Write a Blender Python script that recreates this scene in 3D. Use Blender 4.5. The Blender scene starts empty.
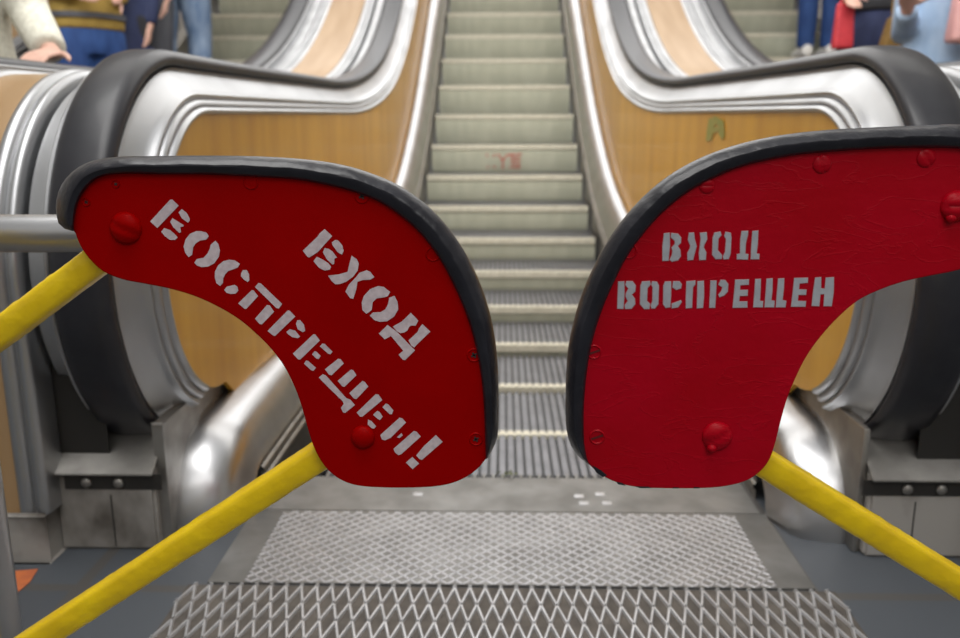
import bpy, bmesh, math, random
from mathutils import Vector, Matrix, noise
random.seed(7)
PI = math.pi
scn = bpy.context.scene
COL = scn.collection

# ------------------------------------------------------------------ camera
FPX, PITCH, CAMH, CAMX, ROLL = 847.65, .2236, .8368, -.0148, -.0026
YAW = math.atan((502.56 - 480) * math.cos(PITCH) / FPX)
F = Vector((-math.sin(YAW) * math.cos(PITCH), math.cos(YAW) * math.cos(PITCH), -math.sin(PITCH)))
R0 = Vector((math.cos(YAW), math.sin(YAW), 0)); U0 = R0.cross(F)
CR, SR = math.cos(ROLL), math.sin(ROLL)
RV = CR * R0 + SR * U0; UV = CR * U0 - SR * R0
CAM = Vector((CAMX, 0, CAMH))
cd = bpy.data.cameras.new('camera'); cam = bpy.data.objects.new('camera', cd); COL.objects.link(cam)
cd.sensor_width = 36; cd.lens = FPX / 960 * 36
M = Matrix((RV, UV, -F)).transposed().to_4x4(); M.translation = CAM
cam.matrix_world = M
cd.clip_start = .02; cd.clip_end = 100
cd.dof.use_dof = True; cd.dof.focus_distance = .925; cd.dof.aperture_fstop = 4.8
scn.camera = cam

# ------------------------------------------------------------------ world and lights
w = bpy.data.worlds.new('hall'); scn.world = w; w.use_nodes = True
nt = w.node_tree; nt.nodes.clear()
out = nt.nodes.new('ShaderNodeOutputWorld'); bg = nt.nodes.new('ShaderNodeBackground')
tc = nt.nodes.new('ShaderNodeTexCoord'); sx = nt.nodes.new('ShaderNodeSeparateXYZ'); rp = nt.nodes.new('ShaderNodeValToRGB')
nt.links.new(tc.outputs['Generated'], sx.inputs[0]); nt.links.new(sx.outputs['Z'], rp.inputs[0])
e = rp.color_ramp.elements
e[0].position = 0.0; e[0].color = (.10, .098, .095, 1); e[1].position = .75; e[1].color = (.62, .62, .62, 1)
m_ = e.new(.25); m_.color = (.34, .335, .325, 1)
nt.links.new(rp.outputs[0], bg.inputs[0]); bg.inputs[1].default_value = 1.0
nt.links.new(bg.outputs[0], out.inputs[0])

def area(name, loc, target, sx_, sy_, power, col=(1, .97, .92)):
    l = bpy.data.lights.new(name, 'AREA'); l.shape = 'RECTANGLE'; l.size = sx_; l.size_y = sy_; l.energy = power; l.color = col
    o = bpy.data.objects.new(name, l); COL.objects.link(o); o.location = loc
    o.rotation_euler = (Vector(target) - Vector(loc)).to_track_quat('-Z', 'Y').to_euler()
    return o
area('tunnel_area_light', (0, 7.4, 4.3), (0, 6.4, 2.57), 4.6, 5.0, 120, (1, .985, .96))  # added area light, placed for its bright reflection along the sloping handrails
area('tunnel_area_light', (0, 3.6, 3.2), (0, 3.7, 0), 4.5, 1.6, 22, (1, .985, .96))
area('tunnel_area_light', (0, 3.0, 3.5), (0, 7.0, 1.6), 6.0, 2.2, 175, (1, .985, .96))  # extra light added facing up the incline to brighten risers and passengers
area('hall_lamp', (-.6, .9, 3.4), (-.2, 1.2, 0), 2.8, 1.0, 46, (1, .985, .96))
area('hall_lamp', (.8, -1.9, 3.4), (.3, .9, .6), 2.6, 1.2, 27, (1, .985, .96))
scn.view_settings.view_transform = 'Standard'; scn.view_settings.look = 'None'
scn.view_settings.gamma = 1; scn.view_settings.use_curve_mapping = False
scn.view_settings.exposure = 0.35

# ------------------------------------------------------------------ helpers
def ray(x, y): return F + RV * ((x - 480) / FPX) + UV * ((319 - y) / FPX)
def onY(x, y, Y):
    r = ray(x, y); return CAM + r * ((Y - CAM.y) / r.y)
def onZ(x, y, Z):
    r = ray(x, y); return CAM + r * ((Z - CAM.z) / r.z)

NY0, NR, S1, PITCHM = 2.1632, 7.2161, 2.2294, .4
def nz(Y):                                    # height of the line of step noses
    if Y < NY0: return 0
    s = (Y - NY0) / NR
    if s < .5: return NR * (1 - math.sqrt(1 - s * s))
    return NR * (1 - math.cos(PI / 6)) + (Y - NY0 - NR * .5) * math.tan(PI / 6)
def nose(i):
    s = S1 + PITCHM * i
    if s <= NY0: return s, 0
    a = (s - NY0) / NR
    if a <= PI / 6: return NY0 + NR * math.sin(a), NR * (1 - math.cos(a))
    L = s - NY0 - NR * PI / 6
    return NY0 + NR * .5 + L * math.cos(PI / 6), NR * (1 - math.cos(PI / 6)) + L * .5
def flare(Y):                                 # the balustrades open out a little towards the landing
    t = min(1, max(0, (Y - 2.0) / 2.6)); return .10 * (1 - t * t * (3 - 2 * t))

def mat(name, col, rough=.5, metal=0, col2=None, scale=20, stretch=(1, 1, 1), bump=0, bscale=None, coat=0, detail=4, lo=.35, hi=.65, rvar=0, spec=.5):
    m = bpy.data.materials.new(name); m.use_nodes = True
    n = m.node_tree; b = n.nodes['Principled BSDF']
    b.inputs['Base Color'].default_value = (*col, 1); b.inputs['Roughness'].default_value = rough
    b.inputs['Metallic'].default_value = metal; b.inputs['Coat Weight'].default_value = coat; b.inputs['Coat Roughness'].default_value = .12
    b.inputs['Specular IOR Level'].default_value = spec
    tc = n.nodes.new('ShaderNodeTexCoord'); mp = n.nodes.new('ShaderNodeMapping'); mp.inputs['Scale'].default_value = stretch
    n.links.new(tc.outputs['Object'], mp.inputs[0])
    no = n.nodes.new('ShaderNodeTexNoise'); no.inputs['Scale'].default_value = scale; no.inputs['Detail'].default_value = detail
    n.links.new(mp.outputs[0], no.inputs['Vector'])
    if col2 is not None:
        r = n.nodes.new('ShaderNodeValToRGB'); r.color_ramp.elements[0].position = lo; r.color_ramp.elements[1].position = hi
        r.color_ramp.elements[0].color = (*col, 1); r.color_ramp.elements[1].color = (*col2, 1)
        n.links.new(no.outputs['Fac'], r.inputs[0]); n.links.new(r.outputs[0], b.inputs['Base Color'])
    if rvar:
        mr = n.nodes.new('ShaderNodeMapRange'); mr.inputs['To Min'].default_value = max(.02, rough - rvar); mr.inputs['To Max'].default_value = rough + rvar
        mr.inputs['From Min'].default_value = .3; mr.inputs['From Max'].default_value = .7
        n.links.new(no.outputs['Fac'], mr.inputs['Value']); n.links.new(mr.outputs[0], b.inputs['Roughness'])
    if bump:
        no2 = n.nodes.new('ShaderNodeTexNoise'); no2.inputs['Scale'].default_value = bscale or scale; no2.inputs['Detail'].default_value = 3
        n.links.new(mp.outputs[0], no2.inputs['Vector'])
        bu = n.nodes.new('ShaderNodeBump'); bu.inputs['Strength'].default_value = bump; bu.inputs['Distance'].default_value = .002
        n.links.new(no2.outputs['Fac'], bu.inputs['Height']); n.links.new(bu.outputs[0], b.inputs['Normal'])
    return m

def wloc(o):
    v = Vector((0, 0, 0))
    while o: v += o.location; o = o.parent
    return v
def obj(name, bm, m, parent=None, smooth=True, loc=None, fix=True, angle=40):
    """link a bmesh given in world coordinates as one mesh object"""
    if fix: bmesh.ops.recalc_face_normals(bm, faces=bm.faces)
    me = bpy.data.meshes.new(name); base = wloc(parent) if parent else Vector((0, 0, 0))
    l = Vector(loc) if loc is not None else Vector((0, 0, 0))
    if loc is not None: bmesh.ops.translate(bm, verts=bm.verts, vec=-l)
    else: bmesh.ops.translate(bm, verts=bm.verts, vec=-base)
    bm.to_mesh(me); bm.free()
    for x in (m if isinstance(m, (list, tuple)) else [m]): me.materials.append(x)
    if smooth: me.shade_smooth(); me.set_sharp_from_angle(angle=math.radians(angle))
    o = bpy.data.objects.new(name, me); COL.objects.link(o)
    if loc is not None: o.location = l - base
    if parent: o.parent = parent
    return o
def thing(name, label, cat, loc=(0, 0, 0), group=None):
    o = bpy.data.objects.new(name, None); COL.objects.link(o); o.location = loc; o.empty_display_size = .1
    o['label'] = label; o['category'] = cat
    if group: o['group'] = group
    return o
def tag(o, label, cat, group=None):
    o['label'] = label; o['category'] = cat
    if group: o['group'] = group
    return o
def struct(name, bm, m, **k):
    o = obj(name, bm, m, **k); o['kind'] = 'structure'; return o
def kids(o): return [c for c in bpy.data.objects if c.parent == o]
def copy_tree(o, parent=None):
    c = o.copy(); COL.objects.link(c)
    if parent: c.parent = parent
    for k in kids(o): copy_tree(k, c)
    return c
def box(bm, x0, x1, y0, y1, z0, z1, bev=0):
    r = bmesh.ops.create_cube(bm, size=1)['verts']
    for v in r: v.co = Vector(((x0 + x1) / 2 + v.co.x * (x1 - x0), (y0 + y1) / 2 + v.co.y * (y1 - y0), (z0 + z1) / 2 + v.co.z * (z1 - z0)))
    if bev:
        es = list({e for v in r for e in v.link_edges})
        bmesh.ops.bevel(bm, geom=es, offset=bev, segments=2, affect='EDGES', profile=.5)
def tube(bm, pts, rad, n=12, closed=False, caps=True, up=None, flat=1):
    pts = [Vector(p) for p in pts]; k = len(pts)
    rs = rad if isinstance(rad, (list, tuple)) else [rad] * k
    rings = []; prev = None
    for i, p in enumerate(pts):
        t = (pts[min(i + 1, k - 1)] - pts[max(i - 1, 0)]).normalized()
        if prev is None:
            a = Vector((0, 0, 1)) if abs(t.z) < .9 else Vector((1, 0, 0))
            if up: a = Vector(up)
            x = t.cross(a).normalized()
        else: x = (prev - t * prev.dot(t)).normalized()
        prev = x; y = t.cross(x)
        rr = rs[i]; rx, ry = rr if isinstance(rr, (tuple, list)) else (rr, rr * flat)
        rings.append([bm.verts.new(p + x * rx * math.cos(2 * PI * j / n) + y * ry * math.sin(2 * PI * j / n)) for j in range(n)])
    for a, b in zip(rings, rings[1:]):
        for j in range(n): bm.faces.new((a[j], a[(j + 1) % n], b[(j + 1) % n], b[j]))
    if caps: bm.faces.new(rings[0][::-1]); bm.faces.new(rings[-1])
def ellipsoid(bm, c, r, u=16, v=10, m=None):
    vs = bmesh.ops.create_uvsphere(bm, u_segments=u, v_segments=v, radius=1)['verts']
    for p in vs:
        q = Vector((p.co.x * r[0], p.co.y * r[1], p.co.z * r[2]))
        if m is not None: q = m @ q
        p.co = Vector(c) + q
def sweep(bm, path, prof, xf, closed=False, ends=True):
    """path: (Y,Z,nY,nZ); prof: (X,n); xf maps (X,Y) to world X"""
    rings = []
    for (Y, Z, a, b) in path:
        rings.append([bm.verts.new((xf(X, Y + n * a), Y + n * a, Z + n * b)) for X, n in prof])
    k = len(prof)
    for p, q in zip(rings, rings[1:]):
        for j in range(k if closed else k - 1):
            jj = (j + 1) % k; bm.faces.new((p[j], p[jj], q[jj], q[j]))
    if closed and ends: bm.faces.new(rings[0][::-1]); bm.faces.new(rings[-1])
def spline(pts, n=6, closed=False):
    """Catmull-Rom through 2-D points"""
    P = [Vector((p[0], p[1])) for p in pts]; k = len(P); res = []
    for i in range(k if closed else k - 1):
        p1, p2 = P[i], P[(i + 1) % k]
        p0 = P[(i - 1) % k] if closed or i > 0 else p1 * 2 - p2
        p3 = P[(i + 2) % k] if closed or i < k - 2 else p2 * 2 - p1
        for j in range(n):
            t = j / n
            res.append(.5 * ((2 * p1) + (p2 - p0) * t + (2 * p0 - 5 * p1 + 4 * p2 - p3) * t * t + (3 * p1 - p0 - 3 * p2 + p3) * t ** 3))
    if not closed: res.append(P[-1])
    return res
def resample(pts, n):
    d = [0]
    for a, b in zip(pts, pts[1:]): d.append(d[-1] + (Vector(b) - Vector(a)).length)
    res = []; j = 0
    for i in range(n):
        s = d[-1] * i / (n - 1)
        while j < len(d) - 2 and d[j + 1] < s: j += 1
        t = (s - d[j]) / max(1e-9, d[j + 1] - d[j]); res.append(Vector(pts[j]).lerp(Vector(pts[j + 1]), t))
    return res

# ------------------------------------------------------------------ materials
STEEL = mat('brushed_aluminium', (.53, .535, .545), .38, 1, (.46, .465, .475), 5, (1, 1, 1), rvar=.05, lo=.3, hi=.7)
STEEL_D = mat('worn_steel', (.42, .40, .37), .42, .9, (.30, .285, .265), 14, (1, 1, 1), .25, 45, rvar=.08)
STEEL_B = mat('polished_steel', (.54, .54, .55), .31, 1, (.46, .46, .465), 8)
GRUBBY = mat('grubby_grey_paint', (.36, .34, .315), .5, 0, (.10, .088, .075), 7, (1, 1, .7), .3, 40, lo=.47, hi=.68)
WOOD = mat('varnished_veneer', (.68, .36, .045), .34, 0, (.52, .245, .025), 7, (1.6, 1.6, .22), .03, 30, coat=.22, spec=.35, detail=6, lo=.3, hi=.72)
DECKW = mat('pale_deck_laminate', (.41, .265, .14), .42, 0, (.345, .21, .095), 5, (3, .4, .4), coat=.12, spec=.3)
RUBBER = mat('black_rubber', (.013, .013, .018), .42, 0, (.018, .018, .023), 30, coat=.1)
DARK = mat('dark_gap', (.02, .018, .016), .7)
TREAD = mat('grey_tread_alloy', (.23, .23, .25), .36, .8, (.17, .17, .185), 12)
GROOVE = mat('tread_groove', (.10, .10, .10), .7, .2)
RISER = mat('pale_green_grey_riser', (.50, .51, .40), .42, .0, (.43, .44, .34), 6, (2.5, 1, .6), .08, 30)
NOSE = mat('cream_nosing', (.70, .67, .55), .5, 0, (.58, .55, .44), 40)
SCRAWL = mat('faded_red_paint', (.45, .13, .10), .6, 0, (.50, .40, .32), 60, lo=.45, hi=.72)
GREENP = mat('faded_green_paint', (.25, .27, .07), .5, 0, (.40, .30, .09), 60, lo=.4, hi=.75)
PLATE = mat('worn_floor_plate', (.25, .245, .235), .5, .5, (.185, .18, .17), 10, (1, 1, 1), .25, 60, rvar=.1)
RIB = mat('bright_worn_rib', (.56, .56, .575), .44, .5, (.46, .46, .47), 30, rvar=.06)
RIB2 = mat('pale_worn_rib', (.54, .54, .565), .42, .7, (.44, .44, .46), 30)
RECESS = mat('brown_grey_recess', (.07, .06, .052), .75, .1, (.115, .10, .085), 25)
YELLOW = mat('thick_yellow_paint', (.86, .60, .0), .30, 0, (.70, .46, .0), 22, (1, 1, 1), 1.0, 42, coat=.3, lo=.3, hi=.75)
BLACKP = mat('thick_black_paint', (.009, .009, .013), .36, 0, (.016, .016, .022), 25, (1, 1, 1), .7, 70, coat=.1, spec=.36)
REDM = mat('smooth_red_paint', (.31, .0, .0), .42, 0, (.285, .0, .0), 14, (1, 1, 1), .08, 70, spec=.04)
RED2 = mat('crazed_red_paint', (.40, .0, .010), .36, 0, (.36, .0, .006), 10, (1, 1, 1), .4, 50, spec=.14)
# fine raised cracks in the second board's paint
n = RED2.node_tree; b = n.nodes['Principled BSDF']
tc = n.nodes.new('ShaderNodeTexCoord'); mp = n.nodes.new('ShaderNodeMapping'); mp.inputs['Scale'].default_value = (5, 5, 16)
mp.inputs['Rotation'].default_value = (0, .25, 0)
n.links.new(tc.outputs['Object'], mp.inputs[0])
nz1 = n.nodes.new('ShaderNodeTexNoise'); nz1.inputs['Scale'].default_value = 2.2; nz1.inputs['Detail'].default_value = 5; nz1.inputs['Distortion'].default_value = .6
n.links.new(mp.outputs[0], nz1.inputs['Vector'])
rp = n.nodes.new('ShaderNodeValToRGB'); el = rp.color_ramp.elements
el[0].position = .485; el[0].color = (0, 0, 0, 1); el[1].position = .515; el[1].color = (0, 0, 0, 1); q = el.new(.5); q.color = (1, 1, 1, 1)
n.links.new(nz1.outputs['Fac'], rp.inputs[0])
bu0 = [x for x in n.nodes if x.type == 'BUMP'][0]
bu = n.nodes.new('ShaderNodeBump'); bu.inputs['Strength'].default_value = .22; bu.inputs['Distance'].default_value = .0012
n.links.new(rp.outputs[0], bu.inputs['Height']); n.links.new(bu0.outputs[0], bu.inputs['Normal']); n.links.new(bu.outputs[0], b.inputs['Normal'])
STENCIL = mat('grey_white_stencil', (.64, .55, .57), .6, 0, (.50, .41, .43), 160, bump=.2, bscale=300, lo=.3, hi=.7)
# sprayed letters fade into the red at their rims
SPRAY = mat('grey_spray_stencil', (.40, .42, .45), .5, 0, (.35, .36, .39), 90)
n = SPRAY.node_tree; b = n.nodes['Principled BSDF']
at_ = n.nodes.new('ShaderNodeAttribute'); at_.attribute_name = 'spray'; mx = n.nodes.new('ShaderNodeMix'); mx.data_type = 'RGBA'
n.links.new(at_.outputs['Fac'], mx.inputs['Factor']); mx.inputs['A'].default_value = (.38, .0, .009, 1)
src = b.inputs['Base Color'].links[0].from_socket
n.links.new(src, mx.inputs['B']); n.links.new(mx.outputs['Result'], b.inputs['Base Color'])

# ------------------------------------------------------------------ floor (structure)
FLOOR = bpy.data.materials.new('blue_grey_floor_tiles'); FLOOR.use_nodes = True
n = FLOOR.node_tree; b = n.nodes['Principled BSDF']; b.inputs['Roughness'].default_value = .5
tc = n.nodes.new('ShaderNodeTexCoord'); br = n.nodes.new('ShaderNodeTexBrick'); br.offset = 0
mp = n.nodes.new('ShaderNodeMapping'); mp.inputs['Location'].default_value = (.12, .09, 0)
n.links.new(tc.outputs['Object'], mp.inputs[0]); n.links.new(mp.outputs[0], br.inputs['Vector'])
br.inputs['Color1'].default_value = (.07, .078, .09, 1); br.inputs['Color2'].default_value = (.08, .09, .103, 1); br.inputs['Mortar'].default_value = (.085, .08, .075, 1)
br.inputs['Scale'].default_value = 1; br.inputs['Mortar Size'].default_value = .012; br.inputs['Brick Width'].default_value = .34; br.inputs['Row Height'].default_value = .30
no = n.nodes.new('ShaderNodeTexNoise'); no.inputs['Scale'].default_value = 14; no.inputs['Detail'].default_value = 5
n.links.new(tc.outputs['Object'], no.inputs['Vector'])
mx = n.nodes.new('ShaderNodeMix'); mx.data_type = 'RGBA'; mx.blend_type = 'MULTIPLY'; mx.inputs['Factor'].default_value = .6
n.links.new(br.outputs['Color'], mx.inputs['A']); n.links.new(no.outputs['Color'], mx.inputs['B'])
n.links.new(br.outputs['Color'], b.inputs['Base Color'])
bm = bmesh.new(); box(bm, -5.5, 5.5, -4, 1.925, -.06, 0); struct('floor', bm, FLOOR, smooth=False)
bm = bmesh.new(); box(bm, -5.5, 5.5, 1.925, 12, -.75, -.70); struct('floor_pit', bm, DARK, smooth=False)
PLASTER = mat('white_plaster', (.74, .73, .70), .8, 0, (.68, .67, .64), 3)
bm = bmesh.new(); rows = []                     # the white vault of the escalator tunnel
Y = 2.6
while Y < 12.6:
    ring = []
    for lift in (0, .12):
        for k in range(25):
            th = PI * k / 24; ring.append(bm.verts.new(((4.7 + lift) * math.cos(th), Y, nz(Y) + 1.1 + (2.7 + lift) * math.sin(th))))
    rows.append(ring); Y += .5
for a, b in zip(rows, rows[1:]):
    for k in range(24):
        bm.faces.new((a[k], a[k + 1], b[k + 1], b[k])); bm.faces.new((a[25 + k], b[25 + k], b[26 + k], a[26 + k]))
for r in (rows[0], rows[-1]):
    for k in range(24): bm.faces.new((r[k], r[25 + k], r[26 + k], r[k + 1]))
struct('ceiling', bm, PLASTER)
for sg, nm in ((-1, 'left'), (1, 'right')):
    bm = bmesh.new(); box(bm, sg * 4.75, sg * 4.95, -4, 12.6, -.75, 7.6); struct('wall_' + nm, bm, PLASTER, smooth=False)

# ------------------------------------------------------------------ landing plates
def lattice(bm, x0, x1, y0, y1, dx, dy, z, wd, ht):
    """two families of raised diagonal ribs making diamonds dx wide and dy long"""
    def bar(p, q):
        d = (q - p); L = d.length
        if L < .004: return
        t = d / L; s = Vector((-t.y, t.x)) * wd / 2
        a = [p + s, p - s, q - s, q + s]; a2 = [p + s * .5, p - s * .5, q - s * .5, q + s * .5]
        lo = [bm.verts.new((v.x, v.y, z)) for v in a]; hi = [bm.verts.new((v.x, v.y, z + ht)) for v in a2]
        bm.faces.new(hi)
        for i in range(4): bm.faces.new((lo[i], lo[(i + 1) % 4], hi[(i + 1) % 4], hi[i]))
    m = dy / dx
    k0 = int((x0 - (y1 - y0) / m) / dx) - 2; k1 = int((x1 + (y1 - y0) / m) / dx) + 2
    for sg in (1, -1):
        for k in range(k0, k1):
            xa = k * dx; pts = []                       # x = xa + sg*(y-y0)/m
            lo_t, hi_t = 0, (y1 - y0)
            if sg > 0: lo_t = max(lo_t, (x0 - xa) * m); hi_t = min(hi_t, (x1 - xa) * m)
            else: lo_t = max(lo_t, (xa - x1) * m); hi_t = min(hi_t, (xa - x0) * m)
            if hi_t - lo_t > .003:
                bar(Vector((xa + sg * lo_t / m, y0 + lo_t)), Vector((xa + sg * hi_t / m, y0 + hi_t)))
# big open diamonds, nearest the camera
t = thing('tread_grate', 'steel floor grate of long open diamonds at the foot of the escalator', 'floor plate', (0, 1.1, 0))
bm = bmesh.new(); box(bm, -.60, .60, .80, 1.424, .0004, .0015); obj('recess_tray', bm, RECESS, t, False)['label'] = 'brown grey bottom of the grate'
bm = bmesh.new(); lattice(bm, -.60, .60, .802, 1.424, .0285, .112, .0015, .0060, .0045); obj('diamond_ribs', bm, RIB, t, False)
# comb hatch with fine diamonds
t = thing('hatch_plate', 'steel hatch plate with fine raised diamonds between grate and comb', 'floor plate', (0, 1.58, 0))
bm = bmesh.new(); box(bm, -.565, .565, 1.428, 1.735, .0005, .005, .001); obj('plate', bm, PLATE, t)
bm = bmesh.new(); box(bm, -.495, .495, 1.4285, 1.728, .0048, .0053); obj('worn_recess', bm, PLATE, t, False)
bm = bmesh.new(); lattice(bm, -.495, .495, 1.4285, 1.728, .0285, .028, .005, .0062, .0014); obj('diamond_ribs', bm, RIB2, t, False)
# smooth comb plate with the teeth
t = thing('comb_plate', 'smooth steel comb plate where the grooved steps run under', 'floor plate', (0, 1.83, 0))
bm = bmesh.new()
prof = [(1.737, .0005), (1.737, .005), (1.80, .0055), (1.90, .005), (1.926, .003), (1.926, .0005)]
for (ya, za), (yb, zb) in zip(prof, prof[1:]):
    pass
vs = [[bm.verts.new((x, y, z)) for y, z in prof] for x in (-.555, .555)]
for j in range(len(prof)): bm.faces.new((vs[0][j], vs[0][(j + 1) % 6], vs[1][(j + 1) % 6], vs[1][j]))
bm.faces.new(vs[0]); bm.faces.new(vs[1][::-1]); obj('plate', bm, PLATE, t)
bm = bmesh.new()
for k in range(-20, 20):
    x = (k + .5) * .0225; box(bm, x - .004, x + .004, 1.922, 1.945, -.002, .004)
obj('comb_teeth', bm, PLATE, t, False)
for (x, y) in ((600, 494), (579, 496), (418, 494), (584, 503), (607, 503)):
    p = onZ(x, y, .006); bm = bmesh.new(); box(bm, p.x - .011, p.x + .011, p.y - .009, p.y + .009, .0045, .0065, .0008); obj('fixing_pad', bm, RIB, t)
# scraps on the floor
bm = bmesh.new(); p = onZ(508, 474, .012)
for k in range(26):
    c = p + Vector((random.gauss(0, .011), random.gauss(0, .005), random.uniform(-.003, .004)))
    q = [c + Vector((random.uniform(-.009, .009), random.uniform(-.006, .006), random.uniform(-.003, .006))) for _ in range(3)]
    f = [bm.verts.new(v) for v in q]; bm.faces.new(f)
LEAF = mat('wilted_leaf', (.10, .13, .03), .7, 0, (.30, .32, .17), 60)
o = obj('leaf_scrap', bm, LEAF, loc=(p.x, p.y, .004)); tag(o, 'small wilted green leaf scrap lying on the edge of the comb plate', 'leaf')
ORANGE = mat('orange_sticker', (.62, .17, .05), .6, 0, (.50, .13, .05), 40)
pts = [onZ(15, 571, .001), onZ(38, 569, .001), onZ(30, 582, .001), onZ(18, 592, .001)]
bm = bmesh.new(); lo = [bm.verts.new((v.x, v.y, .0006)) for v in pts]; hi = [bm.verts.new((v.x, v.y, .0016)) for v in pts]
bm.faces.new(hi)
for i in range(4): bm.faces.new((lo[i], lo[(i + 1) % 4], hi[(i + 1) % 4], hi[i]))
o = obj('floor_sticker', bm, ORANGE, smooth=False); tag(o, 'torn orange sticker on the blue grey floor by the steel post', 'sticker')

# ------------------------------------------------------------------ escalator steps
HW = .45
def step_parts(root):
    bm = bmesh.new(); box(bm, -HW, HW, .012, .392, -.034, -.010); tr = obj('tread', bm, GROOVE, root, False, loc=(0, 0, 0)); tr.location = (0, 0, 0)
    bm = bmesh.new()
    for k in range(40):
        x = (k - 19.5) * .0225
        box(bm, x - .0072, x + .0072, .030, .390, -.0105, 0)
    rb = obj('tread_ribs', bm, TREAD, tr, False, loc=(0, 0, 0)); rb.location = (0, 0, 0)
    bm = bmesh.new()
    box(bm, -HW, HW, .006, .034, -.030, -.006)
    for k in range(40):
        x = (k - 19.5) * .0225
        box(bm, x - .0085, x + .0085, -.003, .032, -.026, .0005)
    ns = obj('nosing', bm, NOSE, root, False, loc=(0, 0, 0)); ns.location = (0, 0, 0)
    bm = bmesh.new(); rows = []
    for j in range(10):
        z = -.022 - .19 * j / 9; y = .402 - math.sqrt(.16 - z * z) + .004
        rows.append([bm.verts.new((x, y, z)) for x in (-HW, HW)] + [bm.verts.new((x, y + .008, z)) for x in (HW, -HW)])
    for a, b in zip(rows, rows[1:]):
        for j in range(4): bm.faces.new((a[j], a[(j + 1) % 4], b[(j + 1) % 4], b[j]))
    bm.faces.new(rows[0]); bm.faces.new(rows[-1][::-1])
    ri = obj('riser', bm, RISER, root, loc=(0, 0, 0)); ri.location = (0, 0, 0)
ORD = ['first', 'second', 'third', 'fourth', 'fifth', 'sixth', 'seventh', 'eighth', 'ninth', 'tenth', 'eleventh', 'twelfth', 'thirteenth', 'fourteenth', 'fifteenth', 'sixteenth', 'seventeenth', 'eighteenth']
proto = None
for i in range(0, 16):
    Y, Z = nose(i); lab = 'ribbed escalator step with cream nosing, %s up from the comb plate' % ORD[i]
    if proto is None:
        proto = thing('escalator_step', lab, 'escalator step', (0, Y, Z), 'steps of the middle escalator'); step_parts(proto); o = proto
    else:
        o = copy_tree(proto); o.location = (0, Y, Z)
    o['label'] = lab; o['group'] = 'steps of the middle escalator'
    if i == 8:
        o['label'] = 'escalator step with a faded red scrawl on its pale riser'
        bm = bmesh.new()
        def stroke(pts, wd=.013):
            for a, b in zip(pts, pts[1:]):
                a, b = Vector(a), Vector(b); d = (b - a).normalized(); s = Vector((-d.y, d.x)) * wd / 2
                vs = []
                for p in (a + s - d * wd * .3, a - s - d * wd * .3, b - s + d * wd * .3, b + s + d * wd * .3):
                    z = p.y; y = .402 - math.sqrt(.16 - z * z) + .0025
                    vs.append(bm.verts.new((p.x, y, z)))
                bm.faces.new(vs)
        for c, pts in ((-.085, [(-.025, -.06), (.025, -.14)]), (-.085, [(.025, -.06), (-.02, -.14)]),
                       (-.01, [(-.028, -.06), (.0, -.10), (.028, -.06)]), (-.01, [(.0, -.10), (.0, -.145)]),
                       (.065, [(-.032, -.06), (-.03, -.14), (.03, -.14)]), (.065, [(.034, -.055), (.03, -.14)]), (.065, [(-.03, -.095), (.03, -.10)]), (.065, [(-.03, -.06), (.03, -.06)]), (.065, [(-.02, -.078), (.03, -.08)]), (.065, [(-.02, -.118), (.03, -.12)])):
            stroke([(x + c, z) for x, z in pts])
        s = obj('scrawl', bm, SCRAWL, o, False, loc=(0, 0, 0)); s.location = (0, 0, 0); s['label'] = 'faded red scrawl on the riser'
# the length of step still showing behind the comb
t = thing('escalator_step', 'flat ribbed escalator step half under the comb plate', 'escalator step', (0, 1.95, 0), 'steps of the middle escalator')
bm = bmesh.new(); box(bm, -HW, HW, 1.950, 2.222, -.034, -.010); obj('tread', bm, GROOVE, t, False)
bm = bmesh.new()
for k in range(40):
    x = (k - 19.5) * .0225; box(bm, x - .0072, x + .0072, 1.948, 2.220, -.0105, 0)
obj('tread_ribs', bm, TREAD, kids(t)[0], False)
for sg, side in ((-1, 'left'), (1, 'right')):
    for i in range(1 if sg < 0 else 3, 16):
        Y, Z = nose(i); o = copy_tree(proto); o.location = (sg * 1.93, Y, Z)
        o['group'] = 'steps of the %s neighbouring escalator' % side
        o['label'] = 'pale step of the %s neighbouring escalator, behind the %s balustrade' % (side, side)

# ------------------------------------------------------------------ balustrades and handrails
NC = (1.90, .56); NRAD = .42
def rail_path(th0=232, ymax=11.0):
    p = []
    for k in range(41):
        th = math.radians(th0 + (90 - th0) * k / 40); p.append((NC[0] + NRAD * math.cos(th), NC[1] + NRAD * math.sin(th), math.cos(th), math.sin(th)))
    for k in range(1, 12):
        Y = 1.90 + 1.40 * k / 12; p.append((Y, .98 + .02 * k / 12, 0, 1))
    for k in range(0, 21):
        a = PI / 6 * k / 20; p.append((3.3 + 4.14 * math.sin(a), 1.0 + 4.14 * (1 - math.cos(a)), -math.sin(a), math.cos(a)))
    y0, z0 = p[-1][0], p[-1][1]
    for k in range(1, 13):
        Y = y0 + (ymax - y0) * k / 12; p.append((Y, z0 + (Y - y0) * math.tan(PI / 6), -.5, math.cos(PI / 6)))
    return p
def front_path(ymax=11.0, zlow=.10):
    p = [(NC[0] - NRAD, zlow + (NC[1] - zlow) * k / 4, -1, 0) for k in range(4)]
    return p + rail_path(180, ymax)
def deck_path(ymax=11.0):
    p = []
    for k in range(13):
        th = math.radians(180 - 90 * k / 12); p.append((1.82, 0, math.cos(th), math.sin(th)))
    Y = 1.9
    while Y < ymax:
        a = min(PI / 6, math.asin(max(0, min(.5, (Y - NY0) / NR)))); p.append((Y, nz(Y), -math.sin(a), math.cos(a))); Y += .22
    return p
RAILP = [(.622, -.014), (.617, -.010), (.615, -.001), (.618, .008), (.626, .015), (.642, .0195), (.67, .0205), (.698, .0195), (.714, .015), (.722, .008), (.725, -.001), (.723, -.010), (.718, -.014), (.700, -.017), (.640, -.017)]
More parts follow.
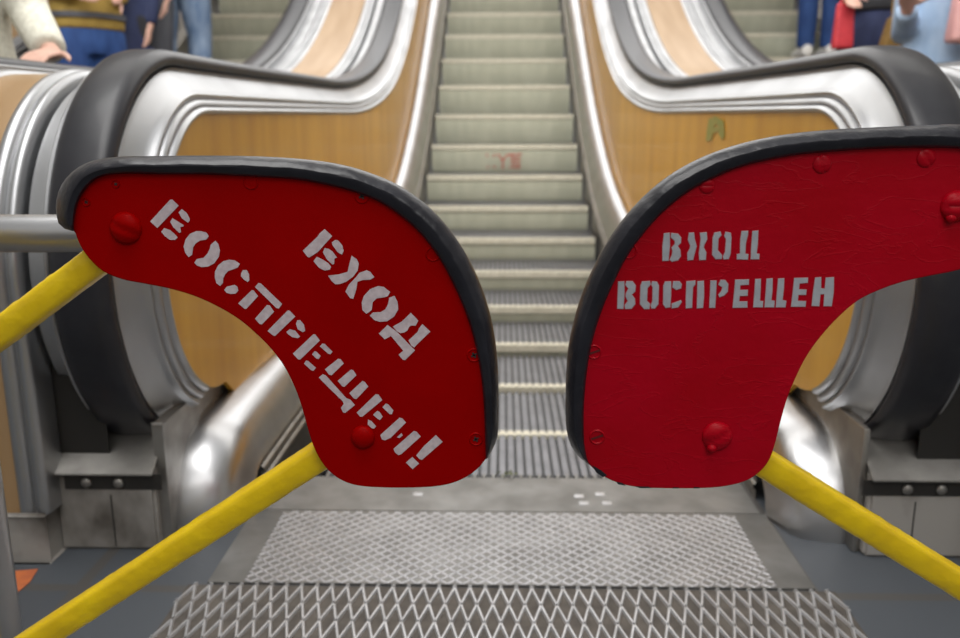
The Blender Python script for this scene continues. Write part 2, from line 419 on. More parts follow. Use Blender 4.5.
MOULD = [(.650, -.019), (.630, -.019), (.622, -.018), (.619, -.019), (.621, -.021), (.626, -.021), (.624, -.027), (.617, -.036), (.607, -.048), (.596, -.060), (.586, -.068), (.580, -.0695), (.575, -.073), (.575, -.079), (.580, -.084), (.572, -.086), (.566, -.090), (.565, -.096), (.570, -.100), (.561, -.102), (.556, -.107), (.557, -.113), (.564, -.116)]
INDECK = [(.566, .198), (.562, .206), (.552, .211), (.540, .210), (.522, .203), (.505, .190), (.490, .170), (.479, .146), (.472, .120), (.467, .100), (.463, .093), (.470, .086), (.49, .084)]
SKIRT = [(.468, .088), (.468, .072), (.463, .070), (.461, .064), (.463, .058), (.468, .056), (.468, .040), (.463, .038), (.461, .032), (.463, .026), (.468, .024), (.468, -.20)]
STRIP = [(.690, -.020), (.726, -.019), (.729, -.004), (.733, -.001), (.737, -.004), (.740, -.042), (.786, -.044), (.789, -.070)]
TRIM = [(.794, -.09), (.796, -.036), (.801, -.026), (.809, -.023), (.817, -.026), (.820, -.033), (.824, -.033), (.828, -.025), (.837, -.020), (.848, -.021), (.856, -.026), (.859, -.034)]
def build_balustrade(sg, side):
    root = thing('balustrade', 'wood panelled balustrade with rounded steel newel, %s of the middle steps' % side, 'balustrade', (sg * .95, 1.9, 0))
    near = lambda X, Y: sg * (X + flare(Y)); far = lambda X, Y: sg * (1.92 - X)
    rp, dp, fp = rail_path(), deck_path(), front_path()
    dx = lambda X, Y: sg * (X + flare(Y) * (1 - max(0, (X - .846) / .26)))
    for q, xf in (('near', near), ('far', far)):
        bm = bmesh.new(); sweep(bm, rail_path(245), MOULD, xf); m1 = obj('panel_moulding', bm, STEEL, root, angle=50)
        # wood panel, with its rounded end
        bm = bmesh.new(); rows = []; r = NRAD - .112; XW = .564
        cols = [NC[0] - r * math.cos(PI / 2 * k / 14) for k in range(15)]
        ptop = [(Y - .112 * a, Z - .112 * b) for Y, Z, a, b in rail_path(180)]
        def top(y):
            if y <= NC[0]: return NC[1] + math.sqrt(max(0, r * r - (y - NC[0]) ** 2))
            for (ya, za), (yb, zb) in zip(ptop, ptop[1:]):
                if ya <= y <= yb and y > NC[0] - .01: return za + (zb - za) * (y - ya) / max(1e-6, yb - ya)
            return ptop[-1][1]
        y = NC[0] + .08
        while y < 10.8: cols.append(y); y += .12
        for y in cols:
            zt = top(y); zb = nz(y) + .195 / math.cos(min(PI / 6, math.asin(max(0, min(.5, (y - NY0) / NR)))))
            if y <= NC[0]: zb = max(zb, NC[1] - math.sqrt(max(0, r * r - (y - NC[0]) ** 2)))
            rows.append([bm.verts.new((xf(X, y), y, z)) for X, z in ((XW, zb), (XW, zt), (XW + .012, zt), (XW + .012, zb))])
        for a, b_ in zip(rows, rows[1:]):
            for j in range(4): bm.faces.new((a[j], a[(j + 1) % 4], b_[(j + 1) % 4], b_[j]))
        bm.faces.new(rows[-1]); wp = obj('wood_panel', bm, WOOD, root, False)
        if q == 'near' and sg > 0:                    # a green stencil patch
            bm = bmesh.new()
            def onxf(px, py):
                P = None; X = .66
                for _ in range(20):
                    rr = ray(px, py); P = CAM + rr * ((X - CAM.x) / rr.x); X = .5625 + flare(P.y)
                return Vector((P.x - .001, P.y, P.z))
            for poly in ([(709, 119), (716, 116), (714, 128), (712, 140), (706, 141), (707, 130)], [(716, 116), (724, 121), (725, 136), (722, 140), (719, 134), (720, 126), (714, 124)], [(713, 128), (721, 126), (721, 131), (713, 133)]):
                bm.faces.new([bm.verts.new(onxf(*p_)) for p_ in poly])
            s = obj('stencil_mark', bm, GREENP, wp, False, fix=False); s['label'] = 'faded green stencilled mark'
        bm = bmesh.new(); sweep(bm, dp, INDECK, lambda X, Y: xf(X + max(0, X - .50) * 1.0 * max(0, min(1, (2.25 - Y) / .5)), Y)); obj('inner_deck', bm, STEEL_B, root, angle=60)
        bm = bmesh.new(); sweep(bm, dp[12:], SKIRT, xf); obj('skirt_panel', bm, STEEL_D, root, angle=50)
        # outer side of the newel, then the deck trim
        d2 = dx if q == 'near' else far
        bm = bmesh.new(); sweep(bm, rail_path(226), STRIP, d2 if q == 'near' else xf); obj('newel_strip', bm, STEEL, root, angle=40)
        bm = bmesh.new(); sweep(bm, fp, TRIM, d2 if q == 'near' else (lambda X, Y: sg * (1.92 - X))); obj('deck_trim', bm, STEEL, root, angle=50)
        # box that the handrail runs into
        bm = bmesh.new()
        xa, xb = (.706, .908) if q == 'near' else (1.01, 1.24)
        if q == 'far': xa, xb = 1.17, 1.32
        pr_ = [(1.556, 0), (1.556, .168), (1.70, .270), (2.35, .270), (2.35, 0)]
        vs = [[bm.verts.new((sg * x, y, z)) for y, z in pr_] for x in (xa, xb)]
        for j in range(5): bm.faces.new((vs[0][j], vs[0][(j + 1) % 5], vs[1][(j + 1) % 5], vs[1][j]))
        bm.faces.new(vs[0]); bm.faces.new(vs[1][::-1])
        bmesh.ops.bevel(bm, geom=[e_ for e_ in bm.edges], offset=.006, segments=2, affect='EDGES')
        bx = obj('inlet_box', bm, GRUBBY, root)
        bm = bmesh.new(); dv = Vector((.144, .102)).normalized(); nn = Vector((-dv.y, dv.x))
        pf = []
        for u, h in ((-.012, .004), (-.012, .011), (.176, .011), (.176, .004)):
            v_ = Vector((1.556, .168)) + dv * u + nn * h; pf.append((v_.x, v_.y))
        vs = [[bm.verts.new((sg * x, y, z)) for y, z in pf] for x in (xa - .004, xb + .002)]
        for j in range(4): bm.faces.new((vs[0][j], vs[0][(j + 1) % 4], vs[1][(j + 1) % 4], vs[1][j]))
        bm.faces.new(vs[0]); bm.faces.new(vs[1][::-1])
        bmesh.ops.bevel(bm, geom=list(bm.edges), offset=.0015, segments=2, affect='EDGES'); obj('inlet_flap', bm, STEEL_D, root)
        if q == 'near':
            bm = bmesh.new(); box(bm, sg * .69, sg * .885, 1.5545, 1.557, .132, .164); obj('seam', bm, DARK, bx, False)
            bm = bmesh.new(); box(bm, sg * .7935, sg * .796, 1.5550, 1.557, .008, .12); obj('seam', bm, DARK, bx, False)
            for x in (.775, .84):
                bm = bmesh.new(); ellipsoid(bm, (sg * x, 1.553, .147), (.011, .007, .011)); obj('bolt', bm, STEEL_D, bx)
            bm = bmesh.new(); box(bm, sg * .690, sg * .704, 1.575, 2.30, .0, .262, .004); obj('newel_plate', bm, STEEL_D, root)
    # deck between the two handrails, wrapping down the front
    bm = bmesh.new(); sweep(bm, fp, [(.855, -.09), (.857, -.03)] + [(.857 + .206 * k / 8, -.03) for k in range(1, 9)] + [(1.065, -.03), (1.067, -.09)], dx); obj('deck_panel', bm, DECKW, root, angle=40)
    bm = bmesh.new(); box(bm, sg * .905, sg * 1.175, 1.50, 2.3, 0, .10, .006); obj('plinth', bm, GRUBBY, root)
    # dark core that closes the hollow
    bm = bmesh.new(); rows = []
    for Y, Z, a, b_ in front_path(11, .1):
        rows.append([bm.verts.new((dx(X, Y - .10 * a), Y - .10 * a, Z - .10 * b_)) for X in (.70, .95, 1.22)])
    for a, b_ in zip(rows, rows[1:]):
        for j in range(2): bm.faces.new((a[j], a[j + 1], b_[j + 1], b_[j]))
    obj('core', bm, DARK, root)
    # handrails: moving, so things of their own
    return root
def build_rail(sg, which, label):
    bm = bmesh.new(); near = lambda X, Y: sg * (X + flare(Y)); far = lambda X, Y: sg * (1.92 - X)
    sweep(bm, rail_path(232), RAILP, near if which == 'near' else far, closed=True)
    o = obj('handrail', bm, RUBBER, None, angle=60, loc=(sg * (.75 if which == 'near' else 1.25), 1.9, .98)); tag(o, label, 'handrail', 'moving handrails'); return o
BL = build_balustrade(-1, 'left'); BR = build_balustrade(1, 'right')
build_rail(-1, 'near', 'black rubber handrail wrapping the left newel of the middle escalator')
build_rail(1, 'near', 'black rubber handrail wrapping the right newel of the middle escalator')
hl = build_rail(-1, 'far', 'dark handrail of the left neighbouring escalator, beside the cream coat')
hr = build_rail(1, 'far', 'dark handrail of the right neighbouring escalator, beside the pink bag')
for src, dx_, lab in ((BR, -3.86, 'wood panelled balustrade beyond the passengers on the left neighbouring escalator'), (BL, 3.86, 'wood panelled balustrade beyond the passengers on the right neighbouring escalator')):
    c = copy_tree(src); c.location.x += dx_; c['label'] = lab

# ------------------------------------------------------------------ barrier boards
YB = .88                                           # front face of both boards
def at(x, y, d=0): 
    p = onY(x, y, YB); return Vector((p.x, YB - d, p.z))
def bez(poly, n=5): return spline(poly, n)
def board(outline, m, root, name='board'):
    P = [at(*p) for p in outline]
    bm = bmesh.new(); fr = [bm.verts.new(p) for p in P]; bk = [bm.verts.new(p + Vector((0, .013, 0))) for p in P]
    bm.faces.new(fr); bm.faces.new(bk[::-1]); k = len(P)
    for i in range(k): bm.faces.new((fr[i], bk[i], bk[(i + 1) % k], fr[(i + 1) % k]))
    bmesh.ops.recalc_face_normals(bm, faces=bm.faces)
    rim = [e_ for e_ in bm.edges if len(e_.link_faces) == 2 and any(len(f.verts) > 6 for f in e_.link_faces)]
    bmesh.ops.bevel(bm, geom=rim, offset=.0012, segments=2, affect='EDGES')
    return obj(name, bm, m, root, angle=50)
def bumper(outer, inner, root):
    N = 90; O = resample(outer, N); I = resample(inner, N)
    prof = [(-.10, .002), (-.04, -.0045), (.06, -.0072), (.40, -.0100), (.50, -.0096), (.72, -.0050), (.88, .001), (.97, .007), (1.0, .013), (.98, .020), (.80, .026), (.4, .028), (0, .026), (-.10, .018)]
    bm = bmesh.new(); rings = []
    for i, (o_, i_) in enumerate(zip(O, I)):
        wob = 1 + .03 * math.sin(i * .9) + .02 * math.sin(i * 2.3 + 1)
        ring = []
        for u, y in prof:
            q_ = i_.lerp(o_, u if u > .9 else u * wob); ring.append(bm.verts.new(onY(q_.x, q_.y, YB + min(y, .013)) + Vector((0, max(0, y - .013), 0))))
        rings.append(ring)
    k = len(prof)
    for p, q in zip(rings, rings[1:]):
        for j in range(k): bm.faces.new((p[j], p[(j + 1) % k], q[(j + 1) % k], q[j]))
    bm.faces.new(rings[0][::-1]); bm.faces.new(rings[-1]); return obj('edge_bumper', bm, BLACKP, root, angle=35)
def dome(name, x, y, rpx, m, root, hgt=.55, slot=None, lump=False):
    c = at(x, y); r = rpx * .905 / FPX
    bm = bmesh.new(); ellipsoid(bm, c, (r, r * hgt, r), 24, 14)
    if lump: ellipsoid(bm, c + Vector((-r * .35, -r * .25, -r * .75)), (r * .33, r * .3, r * .3), 12, 8)
    if slot is not None:
        for v in bm.verts:
            d = v.co - c; a = d.x * math.sin(slot) - d.z * math.cos(slot)
            if abs(a) < r * .16 and d.y < -.2 * r * hgt: v.co.y += r * .12
    return obj(name, bm, m, root)
def screw(x, y, rpx, m, root, kind='cross'):
    c = at(x, y); r = rpx * .905 / FPX
    bm = bmesh.new()
    N = 20                                                     # a countersunk ring
    for ra, rb, ya, yb in ((1.04, .88, -.0001, -.0013), (.88, .72, -.0013, -.0001), (.72, 0, -.0001, -.0003)):
        A = [bm.verts.new(c + Vector((r * ra * math.cos(2 * PI * k / N), ya, r * ra * math.sin(2 * PI * k / N)))) for k in range(N)]
        if rb: B = [bm.verts.new(c + Vector((r * rb * math.cos(2 * PI * k / N), yb, r * rb * math.sin(2 * PI * k / N)))) for k in range(N)]
        else:
            bm.faces.new(A); break
        for k in range(N): bm.faces.new((A[k], A[(k + 1) % N], B[(k + 1) % N], B[k]))
    s = obj('screw', bm, m, root, fix=False)
    if kind in ('cross', 'slot'):
        bm = bmesh.new(); L = r * .42
        a0 = .5 if kind == 'cross' else .35
        for a in ((a0, a0 + PI / 2) if kind == 'cross' else (a0,)):
            d = Vector((math.cos(a), 0, math.sin(a))); q = Vector((-d.z, 0, d.x))
            ll, ww = (L, r * .13) if kind == 'cross' else (r * .8, r * .14)
            bm.faces.new([bm.verts.new(c + Vector((0, -.0008, 0)) + v) for v in (d * ll + q * ww, d * ll - q * ww, -d * ll - q * ww, -d * ll + q * ww)])
        obj('drive_recess', bm, DARKRED if kind == 'slot' else DARK, s, False, fix=False)
    return s
DARKRED = mat('dark_red_recess', (.10, .0, .0), .6)
def letters(polys, m, root, rim=0, ox=0, oy=0, k=1.0, lift=.0005):
    bm = bmesh.new(); lay = bm.loops.layers.float_color.new('spray') if rim else None
    for ip, poly in enumerate(polys):
        P = [Vector((ox + x / k, oy + y / k)) for x, y in poly]
        ar = sum(a.x * b_.y - b_.x * a.y for a, b_ in zip(P, P[1:] + P[:1]))
        if ar < 0: P = P[::-1]
        vin = [bm.verts.new(at(p.x, p.y, lift)) for p in P]; f = bm.faces.new(vin)
        if rim:
            n_ = len(P)
            for lp in f.loops: lp[lay] = (1, 1, 1, 1)
            outp = []
            for i in range(n_):
                d1 = (P[i] - P[i - 1]).normalized(); d2 = (P[(i + 1) % n_] - P[i]).normalized()
                nn = Vector((d1.y + d2.y, -d1.x - d2.x)); 
                nn = nn.normalized() if nn.length > .05 else Vector((d1.y, -d1.x))
                outp.append(P[i] + nn * rim)
            vo = [bm.verts.new(at(p.x, p.y, lift * .35 + ip * .000012)) for p in outp]
            for i in range(n_):
                g = bm.faces.new((vin[i], vin[(i + 1) % n_], vo[(i + 1) % n_], vo[i]))
                for lp in g.loops: lp[lay] = (1, 1, 1, 1) if lp.vert in vin else (0, 0, 0, 1)
    bm.normal_update(); bmesh.ops.triangulate(bm, faces=[f for f in bm.faces if len(f.verts) > 4])
    for f in bm.faces:
        f.normal_update()
        if f.normal.y > 0: f.normal_flip()
    return obj('lettering', bm, m, root, False, fix=False)
def yellow_bar(px, root, d=.012, rad=.0165, y0=None):
    a, c = at(*px[0], -d - rad), at(*px[1], -d - rad)
    d_ = (c - a).normalized(); q = d_.cross(Vector((0, 1, 0))).normalized(); fwd = Vector((0, 1, 0))
    N = 36; K = 170; bm = bmesh.new(); rings = []
    for k in range(K + 1):
        p = a.lerp(c, k / K); ring = []
        for j in range(N):
            th = 2 * PI * j / N; cx, sy = math.cos(th), math.sin(th)
            s = rad * (1.0 / max(abs(cx), abs(sy)) * .46 + .50)
            v = p + q * cx * s + fwd * sy * s
            w_ = 1 + .03 * noise.noise(v * 30) + .09 * max(0, noise.noise(v * 110) - .2) - .09 * max(0, noise.noise(v * 75 + Vector((7, 3, 1))) - .3)
            ring.append(bm.verts.new(p + q * cx * s * w_ + fwd * sy * s * w_))
        rings.append(ring)
    for A, B in zip(rings, rings[1:]):
        for j in range(N): bm.faces.new((A[j], A[(j + 1) % N], B[(j + 1) % N], B[j]))
    bm.faces.new(rings[0][::-1]); bm.faces.new(rings[-1]); return obj('bar', bm, YELLOW, root, angle=60)

# ---- left board
LO = [(72, 231), (60, 226), (56, 212), (57, 197), (62, 184), (71, 173), (84, 164), (100, 159), (122, 156.5), (150, 156), (200, 155.5), (250, 156), (290, 158), (320, 161), (345, 165.5), (370, 173), (395, 183.5), (415, 196), (435, 213), (452, 233), (467, 256), (480, 283), (490, 313), (496, 345), (498.5, 380), (498.5, 425), (496, 442), (488, 458)]
LI = [(74, 231), (73, 226), (74, 214), (77, 201), (83, 190), (91, 181), (103, 175), (125, 172.5), (160, 173), (200, 173), (250, 175), (295, 178), (325, 183), (355, 190.5), (383, 202), (406, 218), (426, 237), (443, 261), (458, 290), (470, 320), (478, 350), (483.5, 385), (485.5, 420), (486, 440), (486, 452), (486, 459)]
LBOT = [(486, 459), (478, 468.5), (465, 478), (448, 484.5), (425, 487.5), (390, 488), (362, 486.5), (346, 482.5), (333, 475), (322, 463), (314, 448), (308, 430), (301, 405), (293, 384), (283, 365), (270, 348), (255, 333), (238, 319), (218, 307), (195, 296.5), (170, 289), (145, 284), (122, 279.5), (103, 271.5), (90, 260), (80, 246), (74, 231)]
lo_s, li_s, lb_s = spline(LO), spline(LI), spline(LBOT)
gate = thing('barrier_gate', 'red no entry barrier board lettered on the slant, with two yellow bars', 'barrier', (-.80, .90, 0), 'red barrier boards closing the escalator')
board([o_.lerp(i_, .6) for o_, i_ in zip(resample(lo_s, 80), resample(li_s, 80))] + [Vector(p) for p in lb_s[1:-1]], REDM, gate)
bumper(lo_s, li_s, gate)
yellow_bar([(126, 234), (-214, 488)], gate, rad=.0178); yellow_bar([(366, 432), (-214, 808)], gate, rad=.0178)
bm = bmesh.new(); tube(bm, [(-.80, .912, .0), (-.80, .912, .80)], .024, 20); obj('post', bm, YELLOW, gate)
bm = bmesh.new(); tube(bm, [(-.80, .912, .0), (-.80, .912, .012)], .06, 24); obj('post_foot', bm, YELLOW, gate)
dome('bolt', 126, 228, 16, REDM, gate, .55, -.45); dome('bolt', 363, 437, 12.5, REDM, gate, .6)
for x, y, r, k in ((251, 182, 7.5, 'ring'), (362, 196, 7.5, 'cross'), (433, 254, 7.5, 'ring'), (474, 355, 7.2, 'cross'), (476, 439, 7.2, 'cross'), (116, 184, 4, 'cross'), (86.5, 202, 4.2, 'cross')): screw(x, y, r, REDM, gate, k)
c1 = 6.38
A = [[(193, 62), (207, 60), (248, 100), (112, 242), (66, 200)], [(268, 121), (298, 145), (317, 178), (319, 195), (308, 209), (268, 180), (247, 142)], [(208, 179), (236, 196), (258, 210), (281, 224), (276, 233), (258, 236), (263, 268), (252, 274), (214, 238), (193, 202)], [(155, 242), (193, 255), (222, 280), (242, 302), (224, 318), (192, 317), (160, 294), (136, 266)],
     [(360, 262), (390, 262), (425, 272), (440, 294), (424, 316), (384, 322), (356, 340), (340, 366), (334, 412), (312, 428), (290, 402), (279, 360), (292, 314), (320, 279)], [(482, 323), (501, 345), (511, 385), (504, 425), (476, 466), (436, 488), (392, 491), (364, 481), (347, 463), (364, 440), (406, 432), (432, 404), (447, 372), (452, 348)],
     [(570, 444), (606, 449), (638, 470), (626, 492), (600, 504), (564, 516), (546, 535), (532, 562), (530, 592), (512, 612), (489, 594), (478, 560), (479, 520), (500, 480), (532, 454)]]
B = [[(136, 20), (146, 0), (172, 0), (186, 26), (188, 66), (177, 76), (152, 60), (134, 38)], [(27, 126), (44, 106), (94, 94), (112, 106), (118, 132), (100, 150), (72, 152), (44, 146)],
     [(246, 82), (262, 86), (397, 216), (376, 245), (360, 242), (224, 108)], [(204, 127), (216, 130), (244, 166), (168, 248), (156, 246), (117, 212)], [(300, 223), (318, 225), (346, 266), (268, 346), (254, 344), (224, 310)],
     [(434, 256), (446, 260), (481, 296), (352, 420), (338, 416), (304, 388)], [(494, 320), (512, 318), (536, 348), (544, 388), (528, 396), (496, 376), (485, 342)], [(446, 377), (480, 386), (512, 424), (498, 434), (462, 428), (434, 408), (424, 394)]]
Cc = [[(150, 26), (162, 28), (191, 66), (66, 188), (52, 186), (19, 150)], [(206, 86), (222, 88), (272, 138), (258, 154), (244, 150), (191, 104)], [(158, 134), (170, 138), (196, 164), (184, 184), (170, 182), (141, 155)], [(104, 193), (118, 198), (166, 240), (150, 260), (136, 256), (90, 214)],
      [(308, 182), (324, 186), (344, 212), (266, 288), (250, 284), (223, 250)], [(390, 251), (404, 256), (424, 288), (348, 362), (334, 358), (304, 324)], [(462, 324), (478, 330), (500, 360), (424, 440), (408, 436), (379, 402)],
      [(210, 281), (228, 288), (360, 434), (386, 444), (415, 478), (352, 528), (338, 524), (325, 496), (344, 470), (335, 452), (240, 360), (184, 302)],
      [(548, 408), (566, 412), (589, 446), (462, 552), (448, 552), (426, 526)], [(612, 468), (628, 474), (660, 512), (650, 536), (636, 536), (590, 492)], [(556, 515), (572, 522), (592, 552), (574, 574), (560, 566), (530, 540)], [(498, 570), (520, 580), (549, 612), (538, 628), (522, 626), (496, 602)]]
D = [[(252, 176), (270, 180), (294, 206), (196, 304), (160, 320), (140, 314), (130, 286)], [(264, 274), (274, 288), (252, 306), (236, 300)], [(344, 260), (362, 266), (388, 296), (264, 408), (246, 414), (224, 398), (214, 374)], [(484, 286), (528, 330), (396, 444), (380, 440), (359, 416), (412, 352), (426, 340)], [(334, 426), (377, 468), (336, 504), (293, 462)]]
Ee = [[(190, 57), (238, 102), (146, 204), (92, 238), (80, 234), (50, 195), (144, 106), (158, 84)], [(258, 126), (276, 130), (302, 162), (311, 196), (300, 220), (272, 204), (240, 160), (236, 142)], [(190, 178), (216, 184), (240, 200), (268, 238), (252, 246), (250, 280), (240, 284), (204, 250), (178, 206)], [(140, 234), (178, 252), (214, 276), (231, 298), (222, 316), (190, 322), (154, 304), (118, 262)],
      [(362, 227), (394, 250), (408, 276), (400, 322), (370, 362), (326, 394), (288, 408), (258, 410), (234, 388), (211, 354), (280, 346), (336, 330), (348, 276)], [(458, 320), (480, 330), (507, 364), (480, 380), (434, 382), (398, 394), (392, 440), (372, 502), (352, 498), (322, 456), (344, 412), (388, 366), (412, 336)],
      [(530, 421), (566, 426), (607, 458), (592, 486), (560, 494), (520, 500), (496, 524), (490, 572), (476, 584), (456, 598), (430, 574), (426, 524), (440, 484), (480, 440)]]
Ff = [[(284, 164), (304, 204), (308, 250), (282, 296), (238, 326), (190, 330), (154, 318), (126, 290), (148, 270), (196, 268), (226, 250), (244, 216), (250, 176)], [(388, 272), (436, 322), (420, 354), (388, 354), (378, 362), (366, 386), (346, 398), (322, 402), (300, 390), (274, 360), (330, 328), (352, 308)], [(462, 344), (513, 392), (424, 478), (410, 494), (390, 480), (374, 448), (432, 394), (440, 372)],
      [(240, 350), (300, 394), (415, 512), (352, 574), (338, 572), (310, 540), (340, 514), (262, 420), (222, 442), (184, 404)]]
polyset = lambda L, ox, oy, k: [[(ox + x / k, oy + y / k) for x, y in p] for p in L]
letters(polyset(Ee, 295, 220, c1) + polyset(Ff, 350, 270, c1), STENCIL, gate)
letters(polyset(A, 140, 190, c1) + polyset(B, 220, 270, c1) + polyset(Cc, 290, 330, c1) + polyset(D, 360, 390, c1), STENCIL, gate)

# ---- right board
RO = [(1016, 218), (1020, 200), (1017, 178), (1008, 157), (994, 140), (975, 128), (958, 124.5), (930, 125), (880, 127), (840, 129), (800, 132.5), (765, 138), (730, 147), (700, 158.5), (672, 174), (648, 193), (628, 214), (610, 238), (595, 265), (583, 292), (574, 321), (568, 350), (566, 380), (565.5, 410), (566.5, 430), (571, 446), (579, 457), (588, 464)]
RI = [(1004, 220), (1004, 204), (1001, 186), (994, 170), (983, 157), (968, 149), (952, 146.5), (920, 146), (880, 147), (840, 149.5), (803, 152.5), (770, 158), (740, 165.5), (713, 176.5), (688, 190), (665, 208), (646, 228), (628, 252), (613, 280), (601, 308), (591, 340), (585, 375), (582.5, 410), (583, 440), (586, 456), (589, 464.5)]
RBOT = [(589, 464.5), (599, 473.5), (615, 482), (635, 487), (660, 488.5), (700, 488.5), (725, 486.5), (745, 481.5), (759, 473), (769, 461), (775, 445), (780, 425), (787, 400), (795, 380), (806, 358), (820, 338), (838, 318), (858, 301), (880, 290), (905, 281.5), (930, 276), (955, 271), (980, 263), (998, 246), (1004, 220)]
ro_s, ri_s, rb_s = spline(RO), spline(RI), spline(RBOT)
gate2 = thing('barrier_gate', 'crazed red no entry barrier board with level lettering and one yellow bar showing', 'barrier', (.80, .90, 0), 'red barrier boards closing the escalator')
board([o_.lerp(i_, .6) for o_, i_ in zip(resample(ro_s, 80), resample(ri_s, 80))] + [Vector(p) for p in rb_s[1:-1]], RED2, gate2)
bumper(ro_s, ri_s, gate2)
yellow_bar([(712, 436), (1224, 752)], gate2, rad=.0175); yellow_bar([(950, 212), (1224, 381)], gate2, rad=.0175)
bm = bmesh.new(); tube(bm, [(.775, .912, .0), (.775, .912, .80)], .024, 20); obj('post', bm, YELLOW, gate2)
bm = bmesh.new(); tube(bm, [(.775, .912, .0), (.775, .912, .012)], .06, 24); obj('post_foot', bm, YELLOW, gate2)
dome('bolt', 717, 436, 15.5, RED2, gate2, .5, .45, True); dome('bolt', 956, 206, 15, RED2, gate2, .6, 0, True)
for x, y, r, sl in ((822, 164, 9, 1.9), (926, 158, 9, 2.2), (707, 186, 7.5, .05)): dome('screw', x, y, r, RED2, gate2, .35, sl)
for x, y, r, k in ((629, 251, 8, 'ring'), (594, 352, 7.5, 'slot'), (597, 437, 8, 'slot')): screw(x, y, r, RED2, gate2, k)
k2 = 7.09
G_ = [[(385, 62), (420, 58), (420, 150), (412, 250), (374, 252), (376, 150)], [(436, 60), (480, 66), (500, 90), (498, 125), (476, 148), (494, 178), (498, 220), (480, 246), (440, 256), (426, 246), (442, 214), (446, 185), (440, 160), (462, 138), (462, 110), (434, 86)],
      [(562, 58), (592, 56), (596, 100), (610, 150), (596, 200), (586, 244), (552, 248), (552, 200), (570, 165), (572, 145), (556, 105)], [(640, 58), (682, 54), (684, 100), (664, 140), (660, 160), (678, 195), (676, 244), (636, 246), (634, 200), (640, 160), (642, 140), (646, 100)],
      [(742, 58), (780, 50), (786, 70), (764, 96), (760, 180), (790, 215), (788, 238), (750, 238), (728, 210), (732, 90)]]
H_ = [[(40, 52), (72, 58), (76, 90), (70, 205), (58, 238), (28, 240), (24, 226), (40, 190), (46, 100), (34, 76)], [(155, 46), (196, 44), (192, 74), (178, 130), (176, 205), (198, 210), (194, 242), (122, 240), (122, 210), (144, 204), (148, 100)], [(232, 46), (268, 42), (262, 140), (256, 205), (276, 208), (274, 240), (220, 240), (226, 140)],
      ]
I_ = [[(60, 404), (98, 402), (98, 500), (92, 592), (54, 590), (58, 500)], [(118, 402), (158, 402), (178, 430), (174, 470), (150, 492), (172, 524), (174, 560), (150, 590), (110, 592), (108, 568), (130, 540), (114, 505), (116, 485), (134, 450), (112, 424)],
      [(230, 404), (280, 400), (284, 420), (262, 446), (258, 540), (280, 560), (276, 592), (244, 592), (216, 560), (220, 430)], [(300, 402), (330, 406), (342, 430), (338, 560), (316, 588), (296, 588), (292, 570), (304, 540), (306, 440), (296, 420)],
      [(392, 404), (430, 402), (428, 500), (424, 580), (396, 584), (380, 560), (382, 430)], [(450, 402), (490, 402), (504, 420), (500, 446), (470, 456), (446, 440)], [(440, 560), (500, 536), (504, 546), (480, 580), (440, 588)],
      [(544, 402), (602, 396), (600, 420), (584, 440), (578, 584), (540, 588), (542, 500)], [(622, 402), (662, 398), (662, 500), (656, 584), (618, 588), (622, 500)],
      [(714, 396), (752, 396), (746, 500), (742, 584), (706, 584), (712, 500)], [(786, 392), (814, 394), (834, 420), (830, 470), (806, 496), (778, 508), (772, 494), (792, 470), (800, 440), (772, 422)]]
J_ = [[(110, 390), (202, 388), (200, 420), (140, 424), (138, 462), (194, 462), (192, 498), (136, 500), (132, 544), (190, 544), (190, 582), (92, 584), (104, 480)],
      [(252, 386), (286, 384), (282, 470), (280, 540), (302, 542), (300, 580), (238, 580), (248, 470)], [(332, 384), (370, 380), (366, 470), (360, 536), (384, 540), (380, 580), (318, 580), (328, 470)], [(414, 382), (452, 380), (446, 460), (440, 534), (466, 540), (460, 580), (398, 580), (408, 470)],
      [(528, 378), (620, 376), (618, 406), (560, 412), (556, 458), (610, 460), (606, 492), (552, 492), (548, 540), (606, 542), (602, 576), (506, 576), (520, 470)],
      [(676, 376), (714, 372), (712, 450), (744, 454), (752, 376), (804, 372), (800, 480), (788, 572), (736, 572), (742, 486), (708, 488), (700, 572), (652, 570), (664, 470)]]
letters(polyset(G_, 610, 225, k2) + polyset(H_, 720, 225, k2), SPRAY, gate2, 1.2)
letters(polyset(I_, 610, 225, k2) + polyset(J_, 720, 225, k2), SPRAY, gate2, 1.2)
for poly in ([(592, 465), (601, 470), (607, 475), (603, 477), (596, 472)], [(616, 481.5), (622, 482.5), (626, 485.5), (618, 484.2)], [(634, 486), (648, 486.3), (652, 487.8), (640, 487.9)], [(673, 487), (679, 487.2), (678, 488.2), (672, 488.2)], [(694, 486.6), (700, 487.1), (699, 488.1), (693, 488.1)]):   # bare black chips in the red along the rim
    bm = bmesh.new(); bm.faces.new([bm.verts.new(at(x, y, .0012 if y < 300 else .0006)) for x, y in poly])
    for f in bm.faces:
        f.normal_update()
        if f.normal.y > 0: f.normal_flip()
    obj('paint_chip', bm, BLACKP, gate2, False, fix=False)

